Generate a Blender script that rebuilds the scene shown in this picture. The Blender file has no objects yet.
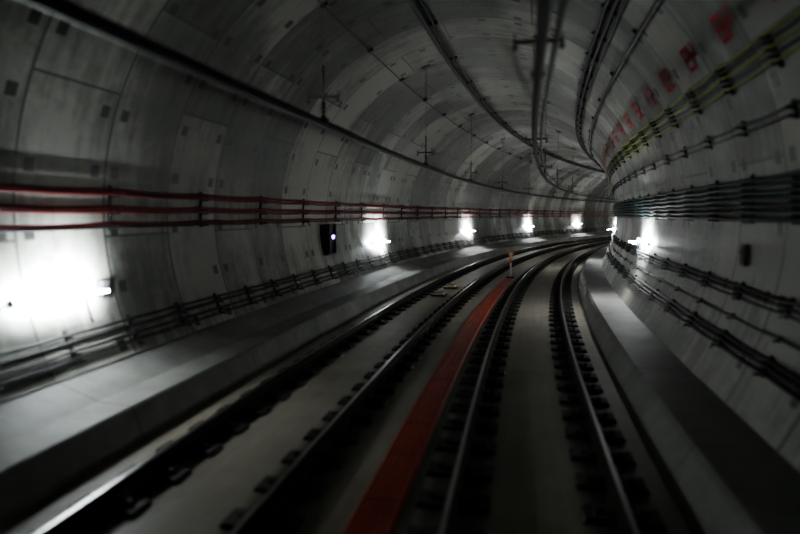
import bpy, math, random
from mathutils import Vector, Matrix
random.seed(7)
scene = bpy.context.scene

# ------------------------------------------------------------------ alignment
S0, S1, DS = -14.0, 118.0, 0.25
def kappa(s):
    if s < 0: return 0.0028
    return min(0.0028 + 0.000175*s, 0.0077)
_tab = {}
def _build():
    x=y=th=0.0; _tab[0]=(0,0,0)
    n=int(S1/DS)+8
    for i in range(n):
        k=kappa((i+.5)*DS); tm=th+k*DS/2
        x+=math.sin(tm)*DS; y+=math.cos(tm)*DS; th+=k*DS
        _tab[i+1]=(x,y,th)
    x=y=th=0.0
    for i in range(int(-S0/DS)+8):
        k=kappa(-(i+.5)*DS); tm=th-k*DS/2
        x-=math.sin(tm)*DS; y-=math.cos(tm)*DS; th-=k*DS
        _tab[-i-1]=(x,y,th)
_build()
def frame(s):
    q=s/DS; i=math.floor(q); t=q-i
    a=_tab[i]; b=_tab[i+1]
    return (a[0]*(1-t)+b[0]*t, a[1]*(1-t)+b[1]*t, a[2]*(1-t)+b[2]*t)
def P(s,lat,h):
    x,y,th=frame(s)
    return (x+lat*math.cos(th), y-lat*math.sin(th), h)

CL, HC, R = -1.35, 2.3, 4.36
def wall(h, side, inset=0.0):
    d=math.sqrt(max((R-inset)**2-(h-HC)**2,0))
    return CL+side*d
def ceil_h(lat, inset=0.0):
    return HC+math.sqrt((R-inset)**2-(lat-CL)**2)
def on_wall(phi_deg, inset):
    a=math.radians(phi_deg)
    return CL+(R-inset)*math.cos(a), HC+(R-inset)*math.sin(a)

# ------------------------------------------------------------------ materials
def new_mat(name):
    m=bpy.data.materials.new(name); m.use_nodes=True
    nt=m.node_tree; b=nt.nodes['Principled BSDF']
    return m,nt,b
class N:
    def __init__(s,nt): s.nt=nt
    def m(s,op,a,b=None,c=None):
        n=s.nt.nodes.new('ShaderNodeMath'); n.operation=op
        for i,v in enumerate((a,b,c)):
            if v is None: continue
            if isinstance(v,(int,float)): n.inputs[i].default_value=v
            else: s.nt.links.new(v,n.inputs[i])
        return n.outputs[0]
    def noise(s,scale,detail=4,vec=None,rough=.6):
        n=s.nt.nodes.new('ShaderNodeTexNoise'); n.inputs['Scale'].default_value=scale
        n.inputs['Detail'].default_value=detail; n.inputs['Roughness'].default_value=rough
        if vec is not None: s.nt.links.new(vec,n.inputs['Vector'])
        return n.outputs['Fac']
    def ramp(s,fac,stops):
        n=s.nt.nodes.new('ShaderNodeValToRGB'); s.nt.links.new(fac,n.inputs[0])
        cr=n.color_ramp
        while len(cr.elements)<len(stops): cr.elements.new(.5)
        for e,(p,c) in zip(cr.elements,stops):
            e.position=p; e.color=(*c,1) if len(c)==3 else c
        return n.outputs['Color']
    def mix(s,fac,a,b,mode='MIX'):
        n=s.nt.nodes.new('ShaderNodeMix'); n.data_type='RGBA'; n.blend_type=mode
        for sock,v in ((n.inputs[0],fac),(n.inputs[6],a),(n.inputs[7],b)):
            if isinstance(v,(int,float)): sock.default_value=v
            elif isinstance(v,tuple): sock.default_value=(*v,1)
            else: s.nt.links.new(v,sock)
        return n.outputs[2]
    def bump(s,h,strength,dist,b):
        n=s.nt.nodes.new('ShaderNodeBump'); n.inputs['Strength'].default_value=strength
        n.inputs['Distance'].default_value=dist
        s.nt.links.new(h,n.inputs['Height']); s.nt.links.new(n.outputs[0],b.inputs['Normal'])
    def uv(s):
        n=s.nt.nodes.new('ShaderNodeTexCoord'); sp=s.nt.nodes.new('ShaderNodeSeparateXYZ')
        s.nt.links.new(n.outputs['UV'],sp.inputs[0]); return sp.outputs[0],sp.outputs[1],n.outputs['UV'],n.outputs['Object']
    def xyz(s,x,y,z=0.0):
        n=s.nt.nodes.new('ShaderNodeCombineXYZ')
        for i,v in enumerate((x,y,z)):
            if isinstance(v,(int,float)): n.inputs[i].default_value=v
            else: s.nt.links.new(v,n.inputs[i])
        return n.outputs[0]
    def wn(s,vec):
        n=s.nt.nodes.new('ShaderNodeTexWhiteNoise'); n.noise_dimensions='3D'
        s.nt.links.new(vec,n.inputs['Vector']); return n.outputs['Value']

def mat_lining():
    m,nt,b=new_mat('segmental_concrete'); n=N(nt)
    u,v,uv,ob=n.uv()
    RW=1.5; SL=3.3
    ru=n.m('DIVIDE',u,RW); ri=n.m('FLOOR',ru); rf=n.m('FRACT',ru)
    de=n.m('SUBTRACT',.5,n.m('ABSOLUTE',n.m('SUBTRACT',rf,.5)))   # 0 at joint
    j1=n.m('LESS_THAN',de,.013)
    par=n.m('MODULO',n.m('ADD',ri,100),2)
    sv=n.m('DIVIDE',n.m('ADD',v,n.m('MULTIPLY',par,1.3)),SL)
    si=n.m('FLOOR',sv); sf=n.m('FRACT',sv)
    ds=n.m('SUBTRACT',.5,n.m('ABSOLUTE',n.m('SUBTRACT',sf,.5)))
    j2=n.m('LESS_THAN',ds,.005)
    joint=n.m('MAXIMUM',j1,j2)
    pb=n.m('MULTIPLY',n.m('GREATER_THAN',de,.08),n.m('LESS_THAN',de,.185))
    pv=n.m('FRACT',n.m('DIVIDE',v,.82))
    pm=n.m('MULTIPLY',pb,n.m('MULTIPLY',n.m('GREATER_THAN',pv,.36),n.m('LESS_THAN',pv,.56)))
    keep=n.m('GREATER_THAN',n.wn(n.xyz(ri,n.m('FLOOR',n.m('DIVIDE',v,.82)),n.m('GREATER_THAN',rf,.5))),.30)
    pm=n.m('MULTIPLY',pm,keep)  # bolt pockets: recess shade painted into the colour as dark patches
    rt=n.wn(n.xyz(ri,si,3.0)); rr=n.wn(n.xyz(ri,7.0,1.0))
    big=n.noise(.35,5,ob); fine=n.noise(6,6,ob,.7)
    streak=n.noise(1.0,4,n.xyz(n.m('MULTIPLY',u,5.0),n.m('MULTIPLY',v,.35),0.0))
    f=n.m('ADD',n.m('MULTIPLY',big,.85),n.m('MULTIPLY',rt,.20))
    f=n.m('ADD',f,n.m('MULTIPLY',rr,.20))
    f=n.m('ADD',f,n.m('MULTIPLY',streak,.32)); f=n.m('ADD',f,n.m('MULTIPLY',fine,.20))
    col=n.ramp(f,[(.64,(.045,.048,.038)),(.85,(.15,.152,.130)),(1.0,(.38,.38,.335))])
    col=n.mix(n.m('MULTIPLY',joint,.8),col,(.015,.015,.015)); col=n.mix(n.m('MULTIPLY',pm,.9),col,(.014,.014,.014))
    nt.links.new(col,b.inputs['Base Color'])
    b.inputs['Roughness'].default_value=.44
    h=n.m('SUBTRACT',n.m('MULTIPLY',fine,.3),n.m('ADD',joint,pm))
    n.bump(h,.6,.02,b)
    return m
def mat_conc(name,c1,c2,rough=.6,joint=None,scale=1.2):
    m,nt,b=new_mat(name); n=N(nt); u,v,uv,ob=n.uv()
    f=n.noise(scale,6,ob,.65); fine=n.noise(scale*14,4,ob)
    col=n.ramp(n.m('ADD',n.m('MULTIPLY',f,.8),n.m('MULTIPLY',fine,.2)),[(.3,c1),(.7,c2)])
    if joint:
        jf=n.m('LESS_THAN',n.m('FRACT',n.m('DIVIDE',u,joint)),.012/joint)
        col=n.mix(jf,col,(.03,.03,.03))
    nt.links.new(col,b.inputs['Base Color']); b.inputs['Roughness'].default_value=rough
    n.bump(fine,.25,.01,b); return m
def mat_bed():
    m,nt,b=new_mat('track_slab_concrete'); n=N(nt); u,v,uv,ob=n.uv()
    f=n.noise(.9,6,ob,.65); fine=n.noise(15,4,ob)
    st=n.noise(1.0,3,n.xyz(n.m('MULTIPLY',u,.25),n.m('MULTIPLY',v,6.0)))
    t=n.m('ADD',n.m('MULTIPLY',f,.6),n.m('ADD',n.m('MULTIPLY',st,.3),n.m('MULTIPLY',fine,.1)))
    col=n.ramp(t,[(.3,(.18,.162,.132)),(.7,(.37,.34,.285))])
    d=None
    for r in RAILS:
        q=n.m('ABSOLUTE',n.m('SUBTRACT',v,r)); d=q if d is None else n.m('MINIMUM',d,q)
    k=n.m('ADD',d,n.m('MULTIPLY',n.m('SUBTRACT',f,.5),.10))
    mk=n.ramp(k,[(.20,(1,1,1)),(.34,(0,0,0))])
    col=n.mix(mk,col,(.06,.056,.05))
    nt.links.new(col,b.inputs['Base Color']); b.inputs['Roughness'].default_value=.55
    n.bump(fine,.25,.01,b); return m
def mat_plain(name,c,rough=.5,metal=0.0,var=.25,scale=8,emit=None):
    m,nt,b=new_mat(name); n=N(nt); u,v,uv,ob=n.uv()
    f=n.noise(scale,4,ob)
    a=tuple(x*(1-var) for x in c); z=tuple(min(x*(1+var),1) for x in c)
    nt.links.new(n.ramp(f,[(.3,a),(.7,z)]),b.inputs['Base Color'])
    b.inputs['Roughness'].default_value=rough; b.inputs['Metallic'].default_value=metal
    if emit:
        b.inputs['Emission Color'].default_value=(*emit[0],1); b.inputs['Emission Strength'].default_value=emit[1]
    return m
def mat_red():
    m,nt,b=new_mat('red_grating'); n=N(nt); u,v,uv,ob=n.uv()
    c=n.m('FRACT',n.m('DIVIDE',u,.08)); cr=n.m('LESS_THAN',c,.35)
    f=n.noise(3,4,ob)
    col=n.ramp(f,[(.3,(.38,.050,.024)),(.7,(.62,.095,.045))])
    col=n.mix(n.m('MULTIPLY',cr,.75),col,(.08,.014,.010))
    pj=n.m('LESS_THAN',n.m('FRACT',n.m('DIVIDE',u,1.0)),.02)
    col=n.mix(pj,col,(.02,.01,.01))
    nt.links.new(col,b.inputs['Base Color']); b.inputs['Roughness'].default_value=.6
    n.bump(cr,.5,.01,b); return m

TR, TL, G = 0.24, -2.72, 0.7175
RAILS=[TR-G,TR+G,TL-G,TL+G]
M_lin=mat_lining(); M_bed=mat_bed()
M_bench=mat_conc('walkway_concrete',(.14,.14,.132),(.31,.31,.29),.6,3.0)
M_red=mat_red()
M_head=mat_plain('polished_rail_steel',(.42,.42,.43),.28,1.0,.1)
M_rust=mat_plain('rusty_rail_steel',(.04,.03,.025),.7,.3)
M_pad=mat_plain('baseplate_dark',(.020,.019,.018),.7)
M_clip=mat_plain('clip_steel',(.06,.055,.05),.6,.5)
M_blk=mat_plain('black_cable_sheath',(.014,.014,.016),.5)
M_redc=mat_plain('red_cable_sheath',(.23,.024,.030),.5)
M_grn=mat_plain('dark_green_cable',(.010,.045,.042),.5)
M_yel=mat_plain('yellow_green_cable',(.32,.38,.03),.5)
M_galv=mat_plain('galvanised_steel',(.20,.20,.20),.5,.7)
M_brk=mat_plain('bracket_steel',(.05,.05,.05),.6,.3)
M_rod=mat_plain('painted_drop_rod',(.16,.16,.15),.6,0)
M_dk=mat_plain('dark_steel',(.05,.05,.052),.5,.6)
M_alu=mat_plain('weathered_aluminium',(.06,.06,.06),.5,.7)
M_ins=mat_plain('insulator_brown',(.09,.04,.03),.3)
M_box=mat_plain('grey_cabinet',(.09,.09,.095),.5)
M_wht=mat_plain('white_enamel',(.7,.7,.68),.4)
M_or=mat_plain('orange_paint',(.9,.25,.05),.5)
M_bal=mat_plain('cream_plastic',(.62,.54,.36),.5)
M_mark=mat_plain('red_spray_paint',(.60,.035,.05),.7)
M_tube=mat_plain('fluorescent_tube',(.9,.9,.9),.3,emit=((.88,.95,1.0),165))
M_tube2=mat_plain('fluorescent_tube_new',(.9,.9,.9),.3,emit=((.96,.98,1.0),330))
M_blue=mat_plain('blue_indicator',(.3,.3,.9),.3,emit=((.40,.30,1.0),12))

# ------------------------------------------------------------------ mesh builder
class MB:
    def __init__(s): s.v=[];s.f=[];s.mi=[];s.sm=[];s.uv=[];s.mats=[]
    def _m(s,m):
        if m not in s.mats: s.mats.append(m)
        return s.mats.index(m)
    def face(s,idx,mi,uvs,sm=False):
        s.f.append(idx); s.mi.append(mi); s.uv.append(uvs); s.sm.append(sm)
    def sweep(s,prof,s0,s1,ds,mat,closed=False,smooth=False,vmode='len',caps=False):
        mi=s._m(mat); n=max(1,round((s1-s0)/ds)); base=len(s.v)
        for i in range(n+1):
            ss=s0+(s1-s0)*i/n
            p=prof(ss) if callable(prof) else prof
            for lat,h in p: s.v.append(P(ss,lat,h))
        p0=prof(s0) if callable(prof) else prof
        k=len(p0); cum=[0]
        for a in range(k):
            q=p0[a]; r=p0[(a+1)%k]; cum.append(cum[-1]+math.hypot(q[0]-r[0],q[1]-r[1]))
        if vmode=='lat': cum=[q[0] for q in p0]+[p0[0][0]]
        m=k if closed else k-1
        for i in range(n):
            a0=s0+(s1-s0)*i/n; a1=s0+(s1-s0)*(i+1)/n
            for j in range(m):
                j2=(j+1)%k
                s.face((base+i*k+j,base+(i+1)*k+j,base+(i+1)*k+j2,base+i*k+j2),mi,
                       ((a0,cum[j]),(a1,cum[j]),(a1,cum[j+1]),(a0,cum[j+1])),smooth)
        if closed and caps:
            for i in (0,n):
                idx=tuple(base+i*k+j for j in range(k))
                s.face(idx if i==0 else idx[::-1],mi,tuple((0,0) for _ in idx))
    def tube(s,fn,r,s0,s1,ds,mat,seg=8):
        def prof(ss):
            c=fn(ss) if callable(fn) else fn
            return [(c[0]+r*math.cos(2*math.pi*q/seg),c[1]+r*math.sin(2*math.pi*q/seg)) for q in range(seg)]
        s.sweep(prof,s0,s1,ds,mat,closed=True,smooth=True,caps=True)
    def box(s,sc,lat,h,ls,ll,lh,mat,ang=0.0,taper=1.0):
        mi=s._m(mat); base=len(s.v); ca,sa=math.cos(ang),math.sin(ang)
        x,y,th=frame(sc)
        for a in (-1,1):
            for b_,c in ((-1,-1),(1,-1),(1,1),(-1,1)):
                t=taper if c>0 else 1.0
                l=b_*ll/2*t; hh=c*lh/2
                dl=l*ca-hh*sa; dh=l*sa+hh*ca
                L=lat+dl
                s.v.append((x+L*math.cos(th)+a*ls/2*t*math.sin(th), y-L*math.sin(th)+a*ls/2*t*math.cos(th), h+dh))
        for q in ((0,3,2,1),(4,5,6,7),(0,1,5,4),(1,2,6,5),(2,3,7,6),(3,0,4,7)):
            s.face(tuple(base+i for i in q),mi,((0,0),(1,0),(1,1),(0,1)))
    def rod(s,p,q,r,mat,seg=8,r2=None):
        mi=s._m(mat); p=Vector(p);q=Vector(q); d=(q-p).normalized()
        a=d.orthogonal().normalized(); b_=d.cross(a); base=len(s.v); r2=r if r2 is None else r2
        for c,rr in ((p,r),(q,r2)):
            for i in range(seg):
                t=2*math.pi*i/seg
                s.v.append(tuple(c+a*rr*math.cos(t)+b_*rr*math.sin(t)))
        for i in range(seg):
            j=(i+1)%seg
            s.face((base+i,base+j,base+seg+j,base+seg+i),mi,((0,0),(1,0),(1,1),(0,1)),True)
        s.face(tuple(base+i for i in range(seg))[::-1],mi,tuple((0,0) for _ in range(seg)))
        s.face(tuple(base+seg+i for i in range(seg)),mi,tuple((0,0) for _ in range(seg)))
    def make(s,name,recalc=True):
        me=bpy.data.meshes.new(name); me.from_pydata(s.v,[],s.f)
        for m in s.mats: me.materials.append(m)
        ul=me.uv_layers.new(name='UVMap')
        for p,mi,uvs,sm in zip(me.polygons,s.mi,s.uv,s.sm):
            p.material_index=mi; p.use_smooth=sm
            for li,u in zip(p.loop_indices,uvs): ul.data[li].uv=u
        me.update()
        o=bpy.data.objects.new(name,me); scene.collection.objects.link(o); return o

# ------------------------------------------------------------------ tunnel shell
def arc(a0,a1,n):
    return [on_wall(a0+(a1-a0)*i/n,0) for i in range(n+1)]
def shell(name,a0,a1,n):
    mb=MB(); base=[0]
    prof=arc(a0,a1,n)
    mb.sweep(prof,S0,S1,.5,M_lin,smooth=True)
    off=R*math.radians(a0+60)
    mb.uv=[tuple((u,v+off) for u,v in q) for q in mb.uv]
    return mb.make(name)
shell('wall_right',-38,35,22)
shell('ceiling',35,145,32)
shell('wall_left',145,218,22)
HB=-0.20
mb=MB(); xs=[wall(HB,-1)-.05+i*(wall(HB,1)-wall(HB,-1)+.1)/24 for i in range(25)]
mb.sweep([(x,HB) for x in xs],S0,S1,.5,M_bed,vmode='lat'); mb.make('floor')

# walkways (benches) both sides
HBT=0.17
mb=MB(); e=TR+1.36
mb.sweep([(e-.14,HB-.02),(e-.06,HB+.05),(e+.10,HBT-.05),(e+.15,HBT),(wall(HBT,1)+.02,HBT)],S0,S1,.5,M_bench)
mb.make('concrete_walkway')
mb=MB(); e=-2.9-1.36
mb.sweep([(wall(.42,-1)-.02,.42),(e-.45,HBT+.03),(e-.03,HBT),(e,HBT-.03),(e+.10,HB+.05),(e+.16,HB-.02)],S0,S1,.5,M_bench)
mb.make('concrete_walkway')

# red cable-trough cover between tracks
mb=MB(); c=-1.10; W=.38; pr=[(c-W/2-.015,HB)]
nR=7
for i in range(nR):
    x0=c-W/2+i*W/nR; w=W/nR
    pr+=[(x0,HB+.025),(x0+w*.25,HB+.05),(x0+w*.75,HB+.05),(x0+w,HB+.025)]
pr.append((c+W/2+.015,HB))
mb.sweep(pr,S0,24.0,.5,M_red); mb.make('red_trough_cover')

# ------------------------------------------------------------------ tracks
def rail_profile(c):
    H=0.0
    half=[(.036,H-.006),(.036,H-.038),(.010,H-.052),(.009,H-.125),(.062,H-.14),(.070,H-.155)]
    right=[(c+a,b) for a,b in half]; left=[(c-a,b) for a,b in half[::-1]]
    return right+left
for ctr in (TR,TL):
    par=bpy.data.objects.new('railway_track',None); scene.collection.objects.link(par)
    for nm,rc in (('rail_a',ctr-G),('rail_b',ctr+G)):
        mb=MB(); mb.sweep(rail_profile(rc),S0,S1,.5,M_rust)
        mb.sweep([(rc-.036,-.006),(rc-.020,-.001)],S0,S1,.5,M_rust,smooth=True)
        mb.sweep([(rc+.020,-.001),(rc+.036,-.006)],S0,S1,.5,M_rust,smooth=True)
        mb.sweep([(rc-.020,-.001),(rc-.008,0.0),(rc+.008,0.0),(rc+.020,-.001)],S0,S1,.5,M_head,smooth=True)
        o=mb.make(nm); o.parent=par
    mb=MB(); s=S0+.3
    while s<75:
        for rc in (ctr-G,ctr+G):
            mb.box(s,rc,HB+.018,.28,.66,.05,M_pad,taper=.93)
            for sg in (-1,1):
                mb.box(s,rc+sg*.10,HB+.06,.10,.07,.035,M_clip)
                mb.box(s,rc+sg*.19,HB+.06,.05,.05,.05,M_clip)
        s+=.65
    o=mb.make('baseplates_and_clips'); o.parent=par

# ------------------------------------------------------------------ overhead rigid catenary
HCAT=2.37+1.26
def catenary(ctr,phase,cable_off):
    par=bpy.data.objects.new('overhead_conductor_rail',None); scene.collection.objects.link(par)
    st=lambda s: ctr+.10*math.sin((s+phase)*.075)
    mb=MB()
    def prof(s):
        c=st(s); h=HCAT
        return [(c-.045,h+.11),(c+.045,h+.11),(c+.045,h+.095),(c+.018,h+.09),(c+.02,h+.03),(c+.012,h),(c-.012,h),(c-.02,h+.03),(c-.018,h+.09),(c-.045,h+.095)]
    mb.sweep(prof,S0,S1,.5,M_alu,closed=True)
    o=mb.make('conductor_bar'); o.parent=par
    mb=MB()
    mb.tube(lambda s:(st(s)+cable_off,HCAT+.20+.06*abs(math.sin(math.pi*(s-2)/8))*-1),.022,S0,S1,.5,M_blk)
    o=mb.make('return_cable'); o.parent=par
    mb=MB(); s=-8.0+phase
    while s<100:
        c=st(s); top=ceil_h(c,0)
        cr=HCAT+.46
        mb.box(s,c,cr,.04,.50,.035,M_rod)
        for sg in (-1,1):
            hi=cr+.08
            mb.rod(P(s,c+sg*.23,cr-.09),P(s,c+sg*.23,hi),.010,M_rod,6)
            mb.box(s,c+sg*.23,cr-.06,.05,.05,.03,M_rod)
        mb.rod(P(s,c,HCAT+.11),P(s,c,cr),.018,M_rod,6)
        for q in range(4):
            z=HCAT+.17+q*.06
            mb.rod(P(s,c,z),P(s,c,z+.03),.045,M_ins,10,.03)
        mb.box(s,c,HCAT+.13,.14,.13,.05,M_dk)
        mb.rod(P(s,c,cr),P(s,c,cr+.45),.018,M_rod,8)
        mb.rod(P(s,c,cr+.45),P(s,c,top+.02),.005,M_rod,6)
        a=math.atan2(top-HC,c-CL)-math.pi/2
        mb.box(s,c,top-.02,.18,.25,.03,M_rod,a)
        s+=8.0
    o=mb.make('suspension_brackets'); o.parent=par
catenary(TR-.06,-1.7,.12)
catenary(-2.88,.6,-.16)

# ------------------------------------------------------------------ ceiling cables
def ceiling_run(name,items,step,clipw):
    mb=MB()
    for lat,r,m in items:
        fn=(lambda s,lat=lat,r=r:(lat,ceil_h(lat,.05+r)))
        mb.tube(fn,r,S0,S1,.5,m)
    l0=min(i[0] for i in items)-.07; l1=max(i[0] for i in items)+.07
    s=S0+.5
    while s<90:
        c=(l0+l1)/2; h=ceil_h(c,.02); a=math.atan2(h-HC,c-CL)-math.pi/2
        mb.box(s,c,h-.01,.05,abs(l1-l0),.06,M_dk,a); s+=step
    return mb.make(name)
ceiling_run('ceiling_conduit',[(-2.12,.065,M_dk),(-1.98,.03,M_blk)],3.0,.2)
ceiling_run('ceiling_cable',[(-3.45,.012,M_blk)],3.0,.1)
ceiling_run('ceiling_cable_bundle',[(1.30,.035,M_blk),(1.40,.035,M_blk),(1.50,.025,M_blk)],1.5,.2)
ceiling_run('ceiling_duct',[(1.80,.035,M_blk)],3.0,.2)

# ------------------------------------------------------------------ wall cables
def wall_run(name,side,items,step,hlo,hhi,sag=.03,arm=True,ext=S1,mat=None,mb=None):
    mat=mat or M_brk
    keep=mb is not None
    mb=mb or MB()
    for i,(h,r,m,ins) in enumerate(items):
        def fn(s,h=h,ins=ins,i=i):
            t=((s-S0)%step)/step
            hh=h-sag*4*t*(1-t)*(1+.3*math.sin(i*3+math.floor((s-S0)/step)))
            return wall(hh,side,ins),hh
        mb.tube(fn,r,S0,ext,step/4 if sag else .5,m)
    s=S0
    while s<85:
        n=4
        for q in range(n):
            h=hlo+(hhi-hlo)*(q+.5)/n
            L=wall(h,side,.02); a=math.atan2(h-HC,L-CL)
            mb.box(s,L,h,.04,.035,(hhi-hlo)/n*1.03,mat,a if side>0 else a+math.pi)
        if arm:
            for (h,r,m,ins) in items:
                hh=h-r-.015; L0=wall(hh,side,0); L1=wall(hh,side,ins+r+.03)
                mb.box(s,(L0+L1)/2,hh,.035,abs(L1-L0),.02,mat)
        s+=step
    if keep: return mb
    return mb.make(name)
wall_run('red_power_cable_run',-1,[(2.72,.026,M_redc,.10),(2.66,.022,M_redc,.13),(2.48,.028,M_redc,.10),(2.42,.022,M_redc,.13),(2.25,.028,M_redc,.10),(2.20,.016,M_blk,.12)],2.4,2.14,2.78,.025)
wall_run('lower_cable_rack',-1,[(.88,.020,M_blk,.07),(.80,.018,M_blk,.10),(.68,.022,M_blk,.07),(.60,.018,M_blk,.10)],1.2,.54,.93,.01)
wall_run('yellow_cable_bundle',1,[(4.22,.018,M_yel,.06),(4.16,.018,M_blk,.06),(4.09,.018,M_yel,.06),(4.02,.018,M_blk,.06),(3.95,.016,M_yel,.06)],1.5,3.88,4.27,.012)
wall_run('signal_cable_run',1,[(3.50,.016,M_blk,.06),(3.41,.014,M_blk,.06)],1.5,3.36,3.55,.02)
wall_run('green_cable_tray',1,[(2.80,.03,M_grn,.09),(2.72,.03,M_blk,.10),(2.64,.03,M_grn,.10),(2.56,.035,M_grn,.10),(2.48,.03,M_blk,.09),(2.40,.03,M_grn,.10),(2.32,.03,M_blk,.09)],1.5,2.26,2.88,.012,mat=M_blk)
m2=MB()
wall_run('',1,[(1.45,.024,M_blk,.06),(1.38,.018,M_blk,.06),(1.31,.014,M_blk,.05)],1.5,1.26,1.50,.012,mat=M_blk,mb=m2)
wall_run('',1,[(1.05,.014,M_blk,.03)],1.5,1.02,1.08,.010,mat=M_blk,mb=m2)
wall_run('',1,[(.82,.022,M_blk,.06),(.75,.020,M_blk,.06),(.68,.016,M_blk,.06)],1.5,.62,.86,.012,mat=M_blk,mb=m2)
m2.make('wall_cable_tray')

# ------------------------------------------------------------------ wall lamps
def lamp(s,side,h=1.36,pw=300,tm=None,spread=150):
    mb=MB(); ins=.30
    L=wall(h,side,ins)
    mb.box(s,wall(h,side,.03),h,1.30,.05,.08,M_wht)
    for d in (-.62,.62):
        mb.box(s+d,wall(h,side,.16),h,.02,.30,.035,M_wht)
    mb.tube((L,h),.019,s-.60,s+.60,.3,tm or M_tube,8)
    n=4
    for q in range(n):
        ha=h-.05-(h-1.0)*q/n; hb=h-.05-(h-1.0)*(q+1)/n
        mb.rod(P(s+.5,wall(ha,side,.03),ha),P(s+.5,wall(hb,side,.03),hb),.014,M_dk,6)
    mb.box(s+.82,wall(h,side,.06),h,.14,.10,.2,M_box)
    o=mb.make('tunnel_wall_lamp')
    li=bpy.data.lights.new('added_glow_light','AREA'); li.shape='RECTANGLE'; li.size=1.15; li.size_y=.12  # unseen area light added beside the tube, aimed at the wall for its glow
    li.energy=pw; li.color=(.86,.94,1.0); li.spread=math.radians(spread)
    lo=bpy.data.objects.new('added_glow_light',li); scene.collection.objects.link(lo)
    x,y,th=frame(s)
    t=Vector((math.sin(th),math.cos(th),0)); out=Vector((math.cos(th),-math.sin(th),0))*side
    Z=-out; X=t; Y=Z.cross(X)
    M=Matrix((X,Y,Z)).transposed().to_4x4(); M.translation=Vector(P(s,wall(h+.06,side,ins-.02),h+.06))
    lo.matrix_world=M; lo.parent=o
lamp(6.4,-1,pw=430,spread=146); lamp(21.0,-1,pw=750,tm=M_tube,spread=155)
for s in (35.9,50.9,65.2,78.0,91.0): lamp(s,-1,pw=800,tm=M_tube2,spread=160)
lamp(16.2,1,1.66,420,M_tube2,155)
for s in (30.2,44.2,58.2,72.2,86.2): lamp(s,1,1.66,600,M_tube2,160)

# ------------------------------------------------------------------ equipment
mb=MB(); s=16.2; h=1.68; L=wall(h,-1,.16)
mb.box(s,L,h,.62,.05,.84,M_dk); mb.box(s,wall(h,-1,.08),h,.5,.16,.8,M_box)
mb.box(s-.2,L+.05,h,.06,.08,.84,M_dk); mb.box(s+.3,L+.05,h,.06,.08,.84,M_dk)
mb.box(s+.05,L+.05,h+.05,.16,.05,.16,M_dk); mb.rod(P(s+.05,L+.07,h+.05),P(s+.05,L+.12,h+.05),.05,M_blue,12)
mb.box(s,L+.02,h-.43,.66,.12,.05,M_dk)
mb.make('signal_equipment_cabinet')
mb=MB(); s=8.6; h=1.84
mb.box(s,wall(h,1,.04),h,.16,.06,.28,M_rod); mb.box(s,wall(h,1,.075),h,.12,.015,.23,M_box)
mb.box(s,wall(h,1,.09),h+.04,.02,.02,.06,M_galv)
mb.make('junction_box')

mb=MB(); s=24.6; lat=-1.12
mb.box(s,lat,HB+.03,.3,.3,.06,M_dk)
mb.rod(P(s,lat,HB),P(s,lat,.72),.04,M_wht,10)
mb.rod(P(s,lat,.40),P(s,lat,.62),.05,M_or,10)
mb.box(s,lat,.78,.04,.20,.20,M_or); mb.box(s-.025,lat,.78,.01,.12,.12,M_wht)
mb.make('marker_post')
for s,l in ((18.6,TL-.05),(20.6,TL-.05)):
    mb=MB(); mb.box(s,l,HB+.04,.55,.42,.05,M_dk); mb.box(s,l,HB+.085,.45,.36,.05,M_bal,taper=.9)
    for a in (-.17,.17): mb.box(s+a,l,HB+.115,.05,.30,.02,M_dk)
    mb.make('track_balise')

# ------------------------------------------------------------------ sprayed ring numbers on the right haunch
SEG={'a':((0,1),(1,1)),'b':((1,1),(1,.5)),'c':((1,.5),(1,0)),'d':((0,0),(1,0)),'e':((0,.5),(0,0)),'f':((0,1),(0,.5)),'g':((0,.5),(1,.5))}
DIG={'0':'abcdef','1':'bc','2':'abged','3':'abgcd','4':'fgbc','5':'afgcd','6':'afgecd','7':'abc','8':'abcdefg','9':'abcfgd'}
mb=MB(); mi=mb._m(M_mark)
num=347
PH=29.5
for k in range(24):
    s0=6.1+1.5*k
    for di,ch in enumerate(str(num+k)[1:]):
        for sg in DIG[ch]:
            (x0,y0),(x1,y1)=SEG[sg]
            w=.030
            sx0,sx1=sorted((x0,x1)); sy0,sy1=sorted((y0,y1))
            a0=s0+di*.30+sx0*.19-w; a1=s0+di*.30+sx1*.19+w
            p0=PH+(sy0*.30-w)/R*57.3; p1=PH+(sy1*.30+w)/R*57.3
            b=len(mb.v)
            for (aa,pp) in ((a0,p0),(a1,p0),(a1,p1),(a0,p1)):
                l,h=on_wall(pp,.010); mb.v.append(P(aa,l,h))
            mb.face((b,b+1,b+2,b+3),mi,((0,0),(1,0),(1,1),(0,1)))
mb.make('painted_ring_numbers')

# ------------------------------------------------------------------ world, camera
w=bpy.data.worlds.new('World'); scene.world=w; w.use_nodes=True
w.node_tree.nodes['Background'].inputs[0].default_value=(.5,.6,.65,1)
w.node_tree.nodes['Background'].inputs[1].default_value=.01
try: scene.view_settings.look='AgX - Medium High Contrast'
except Exception as e_: print(e_)

cam=bpy.data.cameras.new('camera'); co=bpy.data.objects.new('camera',cam); scene.collection.objects.link(co)
cam.lens=27.0; cam.sensor_width=36; cam.clip_start=.05; cam.clip_end=300
co.location=(0,0,2.37)
yaw=math.radians(10.1); pitch=math.radians(-5.0)
d=Vector((-math.sin(yaw)*math.cos(pitch),math.cos(yaw)*math.cos(pitch),math.sin(pitch)))
co.rotation_euler=d.to_track_quat('-Z','Y').to_euler()
cam.dof.use_dof=True; cam.dof.focus_distance=35; cam.dof.aperture_fstop=.45
scene.camera=co
